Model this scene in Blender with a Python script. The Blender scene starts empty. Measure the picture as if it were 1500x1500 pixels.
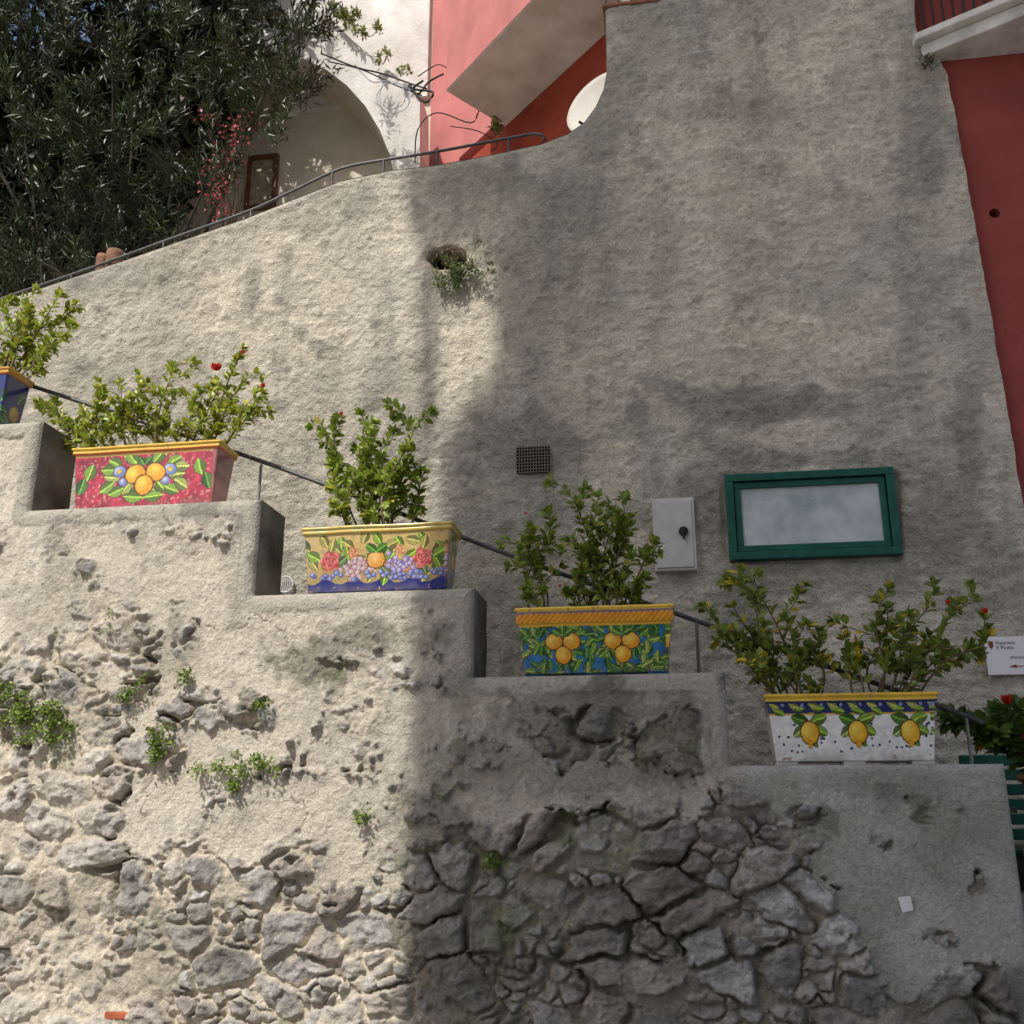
import bpy, math, numpy as np
from mathutils import Vector, Matrix
from math import radians, sin, cos, tan, pi
sc=bpy.context.scene
# ------------------------------------------------------------------ camera
CAM=np.array([0.,-5.,1.6]); TH=radians(9); PH=radians(16.7); FP=1500.
F=np.array([-sin(TH)*cos(PH),cos(TH)*cos(PH),sin(PH)]); R=np.array([cos(TH),sin(TH),0.]); U=np.cross(R,F)
cd=bpy.data.cameras.new("camera"); cam=bpy.data.objects.new("camera",cd); sc.collection.objects.link(cam)
cd.sensor_width=36; cd.lens=36; cd.clip_end=2000; cd.clip_start=.05
cam.matrix_world=Matrix(((R[0],U[0],-F[0],CAM[0]),(R[1],U[1],-F[1],CAM[1]),(R[2],U[2],-F[2],CAM[2]),(0,0,0,1)))
sc.camera=cam
def ray(a,b): return F*FP+R*(a-750)+U*(750-b)
def W(a,b,y=0.):
    r=ray(a,b); return CAM+r*((y-CAM[1])/r[1])
def WZ(a,b,z):
    r=ray(a,b); return CAM+r*((z-CAM[2])/r[2])
def to_image_px(X,Y,Z):  # projects world points through the camera to image pixel coordinates
    dx,dy,dz=X-CAM[0],Y-CAM[1],Z-CAM[2]
    d=dx*F[0]+dy*F[1]+dz*F[2]
    return 750+FP*(dx*R[0]+dy*R[1]+dz*R[2])/d, 750-FP*(dx*U[0]+dy*U[1]+dz*U[2])/d
# ------------------------------------------------------------------ noise
_rt=np.random.default_rng(5).random((256,256))
def vn(x,y,s=0):
    x=x+s*17.31; y=y+s*9.77
    xi=np.floor(x).astype(int); yi=np.floor(y).astype(int); fx=x-xi; fy=y-yi
    fx=fx*fx*fx*(fx*(fx*6-15)+10); fy=fy*fy*fy*(fy*(fy*6-15)+10)
    a=_rt[xi&255,yi&255]; b=_rt[(xi+1)&255,yi&255]; c=_rt[xi&255,(yi+1)&255]; d=_rt[(xi+1)&255,(yi+1)&255]
    return ((a*(1-fx)+b*fx)*(1-fy)+(c*(1-fx)+d*fx)*fy)*2-1
def fbm(x,y,o=5,s=0,g=.5):
    r=0;a=1;t=0
    for i in range(o):
        r=r+a*vn(x*2**i,y*2**i,s+i*3);t+=a;a*=g
    return r/t
_j=np.random.default_rng(9).random((256,256,5))
def voro(x,y,jit=.85):
    xi=np.floor(x).astype(int); yi=np.floor(y).astype(int)
    f1=np.full(x.shape,9.);f2=np.full(x.shape,9.);ci=np.zeros(x.shape,int);cj=np.zeros(x.shape,int);ox=np.zeros(x.shape);oy=np.zeros(x.shape)
    for a in(-1,0,1):
        for b in(-1,0,1):
            I=xi+a;J=yi+b;q=_j[I&255,J&255]
            px=I+.5+(q[...,0]-.5)*jit;py=J+.5+(q[...,1]-.5)*jit
            d=np.hypot(x-px,y-py); m=d<f1
            f2=np.where(m,f1,np.minimum(f2,d)); f1=np.where(m,d,f1)
            ci=np.where(m,I,ci);cj=np.where(m,J,cj);ox=np.where(m,x-px,ox);oy=np.where(m,y-py,oy)
    q=_j[ci&255,cj&255]
    return f1,f2,q[...,2],q[...,3],q[...,4],ox,oy
def ss(a,b,x):
    t=np.clip((x-a)/(b-a),0,1); return t*t*(3-2*t)
def mix(a,b,t):
    t=np.asarray(t)[...,None]; return a*(1-t)+np.asarray(b)*t
# ------------------------------------------------------------------ materials
def newmat(n):
    m=bpy.data.materials.new(n); m.use_nodes=True; nt=m.node_tree; b=nt.nodes["Principled BSDF"]; return m,nt,b
def N(nt,t,**k):
    n=nt.nodes.new(t)
    for a,v in k.items():
        if a in n.inputs: n.inputs[a].default_value=v
        else: setattr(n,a,v)
    return n
def attr_mat(name,rough=.9,bumps=((60,.6,.004),),var=.25,vscale=25,spec=.2,transl=0,coat=0,det=2.):
    m,nt,b=newmat(name); L=nt.links.new
    at=N(nt,'ShaderNodeAttribute',attribute_name="Col"); tc=N(nt,'ShaderNodeTexCoord')
    col=at.outputs['Color']
    if var>0:
        no=N(nt,'ShaderNodeTexNoise',Scale=vscale,Detail=3.,Roughness=.75); L(tc.outputs['Object'],no.inputs['Vector'])
        mr=N(nt,'ShaderNodeMapRange'); mr.inputs[1].default_value=.3; mr.inputs[2].default_value=.7; mr.inputs[3].default_value=1-var; mr.inputs[4].default_value=1+var
        L(no.outputs['Fac'],mr.inputs[0])
        vm=N(nt,'ShaderNodeVectorMath',operation='SCALE'); L(col,vm.inputs[0]); L(mr.outputs[0],vm.inputs['Scale']); col=vm.outputs[0]
    L(col,b.inputs['Base Color']); b.inputs['Roughness'].default_value=rough; b.inputs['Specular IOR Level'].default_value=spec
    if coat: b.inputs['Coat Weight'].default_value=coat; b.inputs['Coat Roughness'].default_value=.12
    prev=None
    for s,st,dist in bumps:
        no=N(nt,'ShaderNodeTexNoise',Scale=float(s),Detail=det,Roughness=.65); L(tc.outputs['Object'],no.inputs['Vector'])
        bp=N(nt,'ShaderNodeBump',Strength=st,Distance=dist); L(no.outputs['Fac'],bp.inputs['Height'])
        if prev: L(prev.outputs[0],bp.inputs['Normal'])
        prev=bp
    if prev: L(prev.outputs[0],b.inputs['Normal'])
    if transl:
        tr=N(nt,'ShaderNodeBsdfTranslucent'); L(col,tr.inputs['Color']); mx=N(nt,'ShaderNodeMixShader'); mx.inputs[0].default_value=transl
        L(b.outputs[0],mx.inputs[1]);L(tr.outputs[0],mx.inputs[2]);L(mx.outputs[0],nt.nodes['Material Output'].inputs[0])
    return m
def mat(name,c,rough=.8,var=.12,scale=8,bump=.3,bd=.004,bscale=60,metal=0,spec=.3,c2=None):
    m,nt,b=newmat(name); L=nt.links.new; tc=N(nt,'ShaderNodeTexCoord')
    no=N(nt,'ShaderNodeTexNoise',Scale=float(scale),Detail=5.,Roughness=.65); L(tc.outputs['Object'],no.inputs['Vector'])
    cr=N(nt,'ShaderNodeValToRGB'); e=cr.color_ramp.elements; e[0].position=.3;e[1].position=.7
    c=np.array(c); e[0].color=(*np.clip(c*(1-var),0,1),1); e[1].color=(*(np.clip(c*(1+var),0,1) if c2 is None else c2),1)
    L(no.outputs['Fac'],cr.inputs[0]); L(cr.outputs[0],b.inputs['Base Color'])
    b.inputs['Roughness'].default_value=rough; b.inputs['Metallic'].default_value=metal; b.inputs['Specular IOR Level'].default_value=spec
    if bump:
        n2=N(nt,'ShaderNodeTexNoise',Scale=float(bscale),Detail=3.); L(tc.outputs['Object'],n2.inputs['Vector'])
        bp=N(nt,'ShaderNodeBump',Strength=bump,Distance=bd); L(n2.outputs['Fac'],bp.inputs['Height']); L(bp.outputs[0],b.inputs['Normal'])
    return m
M_wall=attr_mat("roughcast_plaster",.95,((34,.6,.022),(90,.85,.014)),.26,60,0.)
M_rub=attr_mat("rubble_masonry",.95,((26,.5,.018),(90,.7,.010)),.24,55,0.)
M_cem=mat("cement_coping",(.30,.29,.26),.95,.3,9,.7,.006,70,spec=.1)
M_leaf=attr_mat("leaf",.38,(),0,30,.45,.32)
M_dleaf=attr_mat("oleander_leaf",.4,(),0,30,.5,.12)
M_glaze=attr_mat("painted_majolica",.2,((25,.15,.004),),.12,40,.5,0,.4)
M_stem=mat("stem_bark",(.16,.12,.07),.9,.3,40)
M_bark=mat("dark_bark",(.035,.028,.02),.9,.3,20)
M_iron=mat("galvanised_iron",(.10,.10,.10),.5,.35,30,.2,metal=.5)
M_green=mat("green_enamel",(.012,.095,.068),.4,.3,14,.25,.002,40)
M_white=mat("white_paint",(.62,.61,.57),.7,.1,3,.3)
M_red=mat("red_stucco",(.30,.072,.06),.9,.16,2.5,.5,.006,90,spec=.15)
M_pink=mat("pink_stucco",(.55,.21,.20),.9,.16,2,.4,.004,80,spec=.15)
M_dred=mat("dark_red_stucco",(.34,.065,.04),.9,.25,2,.4,.004,80,spec=.15)
M_soff=mat("balcony_soffit",(.66,.60,.50),.9,.25,1.7,.3,.004,60,c2=(.86,.84,.79))
M_soil=mat("soil",(.05,.035,.022),.95,.4,30,.8,.01)
M_terra=mat("terracotta",(.30,.14,.08),.85,.3,15)
# ------------------------------------------------------------------ mesh helpers
def link(ob,parent=None):
    sc.collection.objects.link(ob)
    if parent is not None: ob.parent=parent
    return ob
def empty(name,loc=(0,0,0)):
    e=bpy.data.objects.new(name,None); e.empty_display_size=.1; sc.collection.objects.link(e); return e
def setcol(me,C):
    a=me.attributes.new("Col",'FLOAT_COLOR','POINT'); c=np.ones((len(me.vertices),4),np.float32); c[:,:3]=np.asarray(C).reshape(-1,3); a.data.foreach_set("color",c.ravel())
def mesh_np(name,V,Fq,mat_,C=None,smooth=True,parent=None,nper=4):
    me=bpy.data.meshes.new(name); V=np.asarray(V,np.float32).reshape(-1,3); Fq=np.asarray(Fq,np.int32)
    me.vertices.add(len(V)); me.vertices.foreach_set("co",V.ravel())
    n=len(Fq); k=Fq.shape[1]; me.loops.add(n*k); me.loops.foreach_set("vertex_index",Fq.ravel())
    me.polygons.add(n); me.polygons.foreach_set("loop_start",np.arange(n,dtype=np.int32)*k); me.polygons.foreach_set("loop_total",np.full(n,k,np.int32))
    me.update(calc_edges=True); me.validate()
    me.polygons.foreach_set("use_smooth",np.full(len(me.polygons),smooth))
    if C is not None: setcol(me,C)
    me.materials.append(mat_); ob=bpy.data.objects.new(name,me); return link(ob,parent)
def gridfaces(nr,nc,off=0,flip=False):
    i=np.arange(nr-1)[:,None]*nc+np.arange(nc-1)[None]; i=i.ravel()+off
    f=np.stack([i,i+1,i+nc+1,i+nc],1)
    return f[:,::-1] if flip else f
def pydata(name,V,Fs,mat_,parent=None,smooth=False,bevel=0):
    me=bpy.data.meshes.new(name); me.from_pydata([tuple(map(float,v)) for v in V],[],Fs); me.update()
    me.materials.append(mat_)
    ob=bpy.data.objects.new(name,me); link(ob,parent)
    if smooth: me.shade_smooth()
    if bevel:
        b=ob.modifiers.new("b",'BEVEL'); b.width=bevel; b.segments=2
    return ob
def prism(name,poly,d,mat_,parent=None,bevel=0):
    poly=[np.array(p,float) for p in poly]; d=np.array(d,float); n=len(poly)
    V=poly+[p+d for p in poly]; Fs=[list(range(n)),list(range(2*n-1,n-1,-1))]+[[(i+1)%n,i,i+n,(i+1)%n+n] for i in range(n)]
    ob=pydata(name,V,Fs,mat_,parent,bevel=bevel)
    import bmesh
    bm=bmesh.new(); bm.from_mesh(ob.data); bmesh.ops.recalc_face_normals(bm,faces=bm.faces); bm.to_mesh(ob.data); bm.free()
    return ob
def box(name,a,b,mat_,parent=None,bevel=0):
    x0,y0,z0=a;x1,y1,z1=b
    return prism(name,[(x0,y0,z0),(x1,y0,z0),(x1,y0,z1),(x0,y0,z1)],(0,y1-y0,0),mat_,parent,bevel)
def tube_data(pts,r,seg=8):
    pts=[np.array(p,float) for p in pts]; n=len(pts); rr=r if hasattr(r,'__len__') else [r]*n
    V=[];Fs=[]; ref=np.array([.13,.31,.94])
    for i,p in enumerate(pts):
        t=pts[min(i+1,n-1)]-pts[max(i-1,0)]; ln=np.linalg.norm(t)
        t=t/ln if ln>1e-7 else np.array([0.,0,1.])
        rf=ref if abs(t@ref)<.9 else np.array([1.,0,0])
        a=np.cross(t,rf); a/=np.linalg.norm(a); b=np.cross(t,a)
        for k in range(seg):
            an=2*pi*k/seg; V.append(p+rr[i]*(a*cos(an)+b*sin(an)))
    for i in range(n-1):
        for k in range(seg): Fs.append((i*seg+k,i*seg+(k+1)%seg,(i+1)*seg+(k+1)%seg,(i+1)*seg+k))
    return V,Fs
def tubes(name,lst,mat_,parent=None,seg=8):
    V=[];Fs=[]
    for pts,r in lst:
        v,f=tube_data(pts,r,seg); o=len(V); V+=v; Fs+=[tuple(i+o for i in q) for q in f]
    if not np.isfinite(np.array(V)).all(): print("NAN in",name)
    return mesh_np(name,V,Fs,mat_,None,True,parent)
def leaves_mesh(name,P,D,Nn,Ln,Wd,C,mat_,parent=None,simple=False):
    P,D,Nn=map(lambda a:np.asarray(a,float),(P,D,Nn)); Ln=np.asarray(Ln)[:,None]; Wd=np.asarray(Wd)[:,None]
    D=D/(np.linalg.norm(D,axis=1,keepdims=True)+1e-9); S=np.cross(D,Nn); S/=np.linalg.norm(S,axis=1,keepdims=True)+1e-9; Nn=np.cross(S,D)
    if simple:
        vs=[P,P+D*Ln*.45+S*Wd*.5,P+D*Ln*.5-Nn*Wd*.18,P+D*Ln*.45-S*Wd*.5,P+D*Ln-Nn*Ln*.12]
        fs=[(0,2,1),(1,2,4),(0,3,2),(3,4,2)]
        V=np.stack(vs,1); k=5; A=np.array(fs)
    else:
        vs=[P,P+D*Ln*.25+S*Wd*.42+Nn*Wd*.08,P+D*Ln*.28-Nn*Wd*.1,P+D*Ln*.25-S*Wd*.42+Nn*Wd*.08,
            P+D*Ln*.62+S*Wd*.45,P+D*Ln*.64-Nn*Wd*.15,P+D*Ln*.62-S*Wd*.45,P+D*Ln-Nn*Ln*.18]
        A=np.array([(0,2,1),(0,3,2),(1,2,5),(1,5,4),(2,3,6),(2,6,5),(4,5,7),(5,6,7)]); k=8
        V=np.stack(vs,1)
    FF=(np.arange(len(P))[:,None,None]*k+A[None]).reshape(-1,3)
    CC=np.repeat(np.asarray(C)[:,None,:],k,1)
    if not np.isfinite(V).all(): print("NAN leaves",name)
    return mesh_np(name,V.reshape(-1,3),FF,mat_,CC.reshape(-1,3),True,parent)
# ------------------------------------------------------------------ sky and sun
AZ=radians(20); EL=radians(50)
S=np.array([-sin(AZ)*cos(EL),-cos(AZ)*cos(EL),sin(EL)])
w=bpy.data.worlds.new("World"); sc.world=w; w.use_nodes=True; nt=w.node_tree
sk=nt.nodes.new('ShaderNodeTexSky'); sk.sky_type='NISHITA'; sk.sun_disc=False; sk.sun_elevation=EL; sk.sun_rotation=pi+AZ; sk.dust_density=3.0; sk.air_density=.8
nt.links.new(sk.outputs[0],nt.nodes['Background'].inputs[0]); nt.nodes['Background'].inputs[1].default_value=.15
ld=bpy.data.lights.new("sun",'SUN'); ld.energy=4.1; ld.angle=radians(.5); ld.color=(1,.95,.87)
lo=bpy.data.objects.new("sun",ld); sc.collection.objects.link(lo); lo.rotation_euler=Vector(S).to_track_quat('Z','Y').to_euler(); lo.location=(-5,-10,20)
sc.view_settings.view_transform='Standard'; sc.view_settings.look='None'; sc.view_settings.exposure=0
# ------------------------------------------------------------------ ground
M_gr=mat("paving",(.38,.35,.31),.9,.2,3,.5,.01,20)
pydata("ground",[(-300,-300,0),(300,-300,0),(300,300,0),(-300,300,0)],[(0,1,2,3)],M_gr)
# ================================================================== stepped parapet wall
YB=1.5; PD=.37; RR=.022
riser=[W(52,680)[0],W(376,800)[0],W(693,930)[0],W(1066,1050)[0],W(1483,1200)[0]]
zt=[W(25,618)[2],W(240,737)[2],W(530,866)[2],W(870,988)[2],W(1280,1120)[2]]
x0=riser[0]-1.1; segs=[(x0,riser[0],zt[0]),(x0-1.15,x0,zt[0]+.42),(x0-2.5,x0-1.15,zt[0]+.84)]
for i in range(4): segs.append((riser[i],riser[i+1],zt[i+1]))
def profile_d(X,Z):
    d=np.full(X.shape,9.)
    for a,b,t in segs:
        dx=np.maximum(np.maximum(a-X,X-b),0); d=np.minimum(d,np.hypot(dx,Z-t))
    ord_=sorted(segs)
    for (a,b,t),(a2,b2,t2) in zip(ord_[:-1],ord_[1:]):
        dz=np.maximum(np.maximum(t2-Z,Z-t),0); d=np.minimum(d,np.hypot(X-b,dz))
    dz=np.maximum(Z-ord_[-1][2],0); d=np.minimum(d,np.hypot(X-riser[-1],dz))
    return d
def blob(U_,V_,cx,cy,rx,ry): return np.exp(-(((U_-cx)/rx)**2+((V_-cy)/ry)**2))
def front_field(X,Z):
    d=profile_d(X,Z); U_,V_=to_image_px(X,0*X,Z)
    n1=fbm(X*1.7,Z*1.7,5,1); n2=fbm(X*5,Z*5,5,2); n3=fbm(X*18,Z*18,4,3); n4=fbm(X*48,Z*48,3,6)
    vth=np.interp(U_,[-300,0,150,350,600,680,900,1050,1120,1210,1260,1330,1400,1500],[1150,1160,1170,1220,1235,1190,1160,1120,1200,1290,1370,1500,1640,1700])
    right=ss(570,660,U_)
    r=(V_-vth)/80+n1*1.3+n2*1.2
    r=np.maximum(r, 1.45*blob(U_,V_,130,1050,250,110)-.55+n2*1.9+n1*.6)
    r=np.maximum(r, 1.3*blob(U_,V_,860,1075,160,50)-.85+n2*1.6)
    r=np.maximum(r, 2.8*blob(U_,V_,1450,1500,140,95)-1.0+n2*1.1)
    r=np.maximum(r, 1.9*blob(U_,V_,1180,1195,38,28)-1.0+n2*.8)
    r=r-3*ss(.16,.03,d)
    pl=1-ss(-.10,.14,r+n3*.5)
    wx=X+.05*n2+.02*n3+.05*n1; wz=Z+.04*fbm(X*4+9,Z*4,4,4)+.016*fbm(X*17,Z*17,3,14)
    f1,f2,a1,a2,a3,ox,oy=voro(wx/.25,wz/.165,.98); e=f2-f1
    g1,g2,b1,b2,b3,ox2,oy2=voro(wx/.105+5,wz/.075,.95); e2=g2-g1
    k1,k2,q1,q2,q3,ox3,oy3=voro((X+.03*n3)/.07+9,(Z+.03*n2)/.055,.95)
    small=(a3>.60)
    joint=.035+.07*ss(-.2,.3,n2)
    dome=ss(joint,joint+.13,e+n3*.07); dome2=ss(.08,.28,e2+n3*.07)
    facet=((ox3*(q2-.5)+oy3*(q3-.5))*.022+(q1-.5)*.010)
    hb_=(.012+a1*.038+(ox*(a2-.5)*.08+oy*(a3-.33)*.10))*dome
    hsm=(.008+b1*.032+(ox2*(b2-.5)+oy2*(b3-.5))*.034)*dome2
    ridg=np.abs(fbm(wx*6,wz*9,5,8))
    body=np.where(small,dome2*dome,dome)
    hs=np.where(small,hsm*dome,hb_)+body*(facet+(ridg-.15)*.04)+n3*.009+n4*.005-.004
    bury=ss(-.02,.4,n1+n2*.8+.12*(1-right)-.05)
    mort=-.012+n2*.012+n3*.009+n4*.006+bury*.026
    crev_e=e
    crev=(ss(joint+.06,joint-.02,crev_e+n3*.08))*ss(.05,.4,fbm(X*2.6,Z*2.6,5,17)+.12*right+.15*n3)*(1-bury*.8)
    mort=mort-crev*.034
    isst=ss(-.002,.005,hs-mort)*body; hs=np.where(body>.02,np.maximum(hs,mort),mort)
    hp=.010+n2*.012+n3*.005+n4*.0028+n1*.014
    c1,c2,*_=voro(X*1.5+.25*n2,Z*1.5+.25*fbm(X*4,Z*4,4,11)); crack=(1-ss(.003,.011,c2-c1+.004*n3))*ss(.05,.3,fbm(X*1.3,Z*1.3,2,15))
    sm=ss(1075,1100,U_+n2*25)*pl
    hp=np.where(sm>.5,.008+n1*.004+n2*.003+n4*.0006,hp)
    pit=ss(.46,.62,fbm(X*20,Z*20,3,71))*(1-sm)*ss(-.1,.25,n1+n2); hp=hp-pit*.010
    hp=hp-crack*.008
    h=hs*(1-pl)+hp*pl
    band=ss(.105,.08,d+n3*.02+n2*.01)*(U_<1090)
    cp=.015+n3*.003+n4*.0012+n2*.004
    h=h*(1-band)+cp*band
    h=h*ss(0,.05,d)
    dd=np.clip(RR-d,0,RR); h=h-(RR-np.sqrt(np.maximum(RR*RR-dd*dd,0)))
    # ---- colours
    one=np.ones(X.shape+(3,))
    base=np.array([.50,.455,.375])*one
    base=mix(base,(.38,.36,.31),ss(-.3,.5,n2+n1*.5)*.8)
    base=mix(base,(.58,.54,.465),ss(.1,.6,fbm(X*3,Z*3,5,21))*.7)
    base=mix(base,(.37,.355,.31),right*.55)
    base=mix(base,(.29,.275,.24),ss(.12,.45,fbm(X*9,Z*9,4,27))*.45)
    base=mix(base,(.37,.38,.33),sm*.92)
    base=mix(base,(.27,.28,.23),sm*ss(-.1,.5,fbm(X*2,Z*1.2,5,33))*.8)
    base=mix(base,(.48,.48,.44),sm*ss(.1,.45,fbm(X*2.6,Z*1.6,5,34))*.6)
    base=base*(1-.35*pit[...,None])
    st=np.array([.36,.345,.325])*one
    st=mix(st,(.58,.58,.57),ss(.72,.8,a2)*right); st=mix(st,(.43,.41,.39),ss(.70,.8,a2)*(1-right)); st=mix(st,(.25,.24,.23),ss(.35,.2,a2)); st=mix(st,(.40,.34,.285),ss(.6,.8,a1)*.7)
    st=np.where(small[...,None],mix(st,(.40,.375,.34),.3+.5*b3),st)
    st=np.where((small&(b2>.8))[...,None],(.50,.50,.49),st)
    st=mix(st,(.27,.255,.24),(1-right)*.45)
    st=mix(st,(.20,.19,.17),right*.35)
    st=st*(1+.4*n3[...,None]+.35*n2[...,None]+.35*(q1-.5)[...,None])
    mo=mix(np.array([.54,.48,.39])*one,(.38,.34,.28),ss(-.2,.5,n3+n2*.6))
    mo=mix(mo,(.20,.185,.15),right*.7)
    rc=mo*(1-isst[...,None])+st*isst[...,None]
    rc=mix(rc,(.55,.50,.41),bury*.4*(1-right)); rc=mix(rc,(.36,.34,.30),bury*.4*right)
    rc=mix(rc,(.07,.062,.05),crev*.6*(1-isst))  # crevices tinted near-black, putting the shadow of the gaps into the colour
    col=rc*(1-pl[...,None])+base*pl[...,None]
    col=mix(col,(.36,.34,.29),band*.85)
    col=mix(col,(.17,.16,.14),(band*ss(.05,.4,n2+.4*n3))*.6)
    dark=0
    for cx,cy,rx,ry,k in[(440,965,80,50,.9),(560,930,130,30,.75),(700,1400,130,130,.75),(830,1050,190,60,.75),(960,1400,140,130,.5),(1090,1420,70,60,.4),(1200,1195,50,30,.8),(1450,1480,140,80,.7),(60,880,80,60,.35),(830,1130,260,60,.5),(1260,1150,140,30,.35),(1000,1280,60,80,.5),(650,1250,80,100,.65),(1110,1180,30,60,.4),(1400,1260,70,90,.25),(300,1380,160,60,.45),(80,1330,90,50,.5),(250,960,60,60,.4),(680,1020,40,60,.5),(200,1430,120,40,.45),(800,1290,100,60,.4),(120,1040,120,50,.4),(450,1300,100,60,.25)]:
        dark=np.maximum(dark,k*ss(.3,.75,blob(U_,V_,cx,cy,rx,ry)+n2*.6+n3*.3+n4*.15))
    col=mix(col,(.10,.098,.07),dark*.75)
    drip=ss(.30,.1,d)*(d>.08)*ss(.0,.45,fbm(X*6,Z*1.5,4,40))*.55
    col=mix(col,(.15,.14,.12),drip)
    col=col*(1-.5*(crack*pl)[...,None])
    lip=ss(.35,.5,pl)*ss(.95,.6,pl); col=col*(1-.25*lip[...,None])
    col=mix(col,(.12,.15,.06),ss(.3,.6,fbm(X*4+3,Z*4,4,50)+.2*n3)*(1-pl)*.45)
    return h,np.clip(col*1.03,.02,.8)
par=empty("stepped_stone_wall")
for k,(a,b,t) in enumerate(sorted(segs)):
    vis=b>-4.3
    dx=.0078 if vis else .03
    nc=int((b-a)/dx)+2
    x=np.linspace(a,b,nc); 
    zlo=.45 if vis else 0
    z=np.linspace(zlo,t,int((t-zlo)/dx)+2)
    if vis: z=np.concatenate([np.linspace(0,zlo,6)[:-1],z])
    X,Z=np.meshgrid(x,z); h,c=front_field(X,Z)
    V=np.stack([X,-h,Z],-1)
    mesh_np("wall_face",V,gridfaces(*X.shape),M_rub,c,True,par)
    y=np.linspace(RR,PD,14); XX,YY=np.meshgrid(np.linspace(a,b,int((b-a)/.02)),y); ZZ=t+0*XX+fbm(XX*9,YY*9,3,7)*.003*ss(RR,.08,YY)
    cc=np.array([.33,.31,.27])*(1+.4*fbm(XX*6,YY*6,4,9))[...,None]
    mesh_np("coping_top",np.stack([XX,YY,ZZ],-1),gridfaces(*XX.shape),M_rub,cc,True,par)
ords=sorted(segs)
for i,(a,b,t) in enumerate(ords):
    t2=ords[i+1][2] if i+1<len(ords) else 0
    ZZ,YY=np.meshgrid(np.linspace(t2,t,int((t-t2)/.02)+2),np.linspace(RR,PD,14))
    XX=b+fbm(YY*8,ZZ*8,3,3+i)*.004*ss(RR,.08,YY)*ss(t,t-.05,ZZ)
    cc=np.array([.21,.195,.165])*(1+.8*fbm(YY*5,ZZ*5,4,19+i))[...,None]
    mesh_np("riser_face",np.stack([XX,YY,ZZ],-1),gridfaces(*XX.shape),M_rub,cc,True,par)
    box("wall_core",(a+.01,PD-.05,0),(b-.01,PD,t-.012),M_cem,par)
# ================================================================== stairs behind it
stp=empty("stone_staircase")
zz=zt[4]-.45; xx=riser[4]
box("landing",(riser[4]-.2,PD+.003,0),(riser[4]+3,YB-.05,zz-.12),M_cem,stp)
while xx>-8:
    box("tread",(xx-.36,PD+.002,0),(xx,YB-.05,zz),M_cem,stp,.01); xx-=.362; zz+=.362*.365; 
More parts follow.
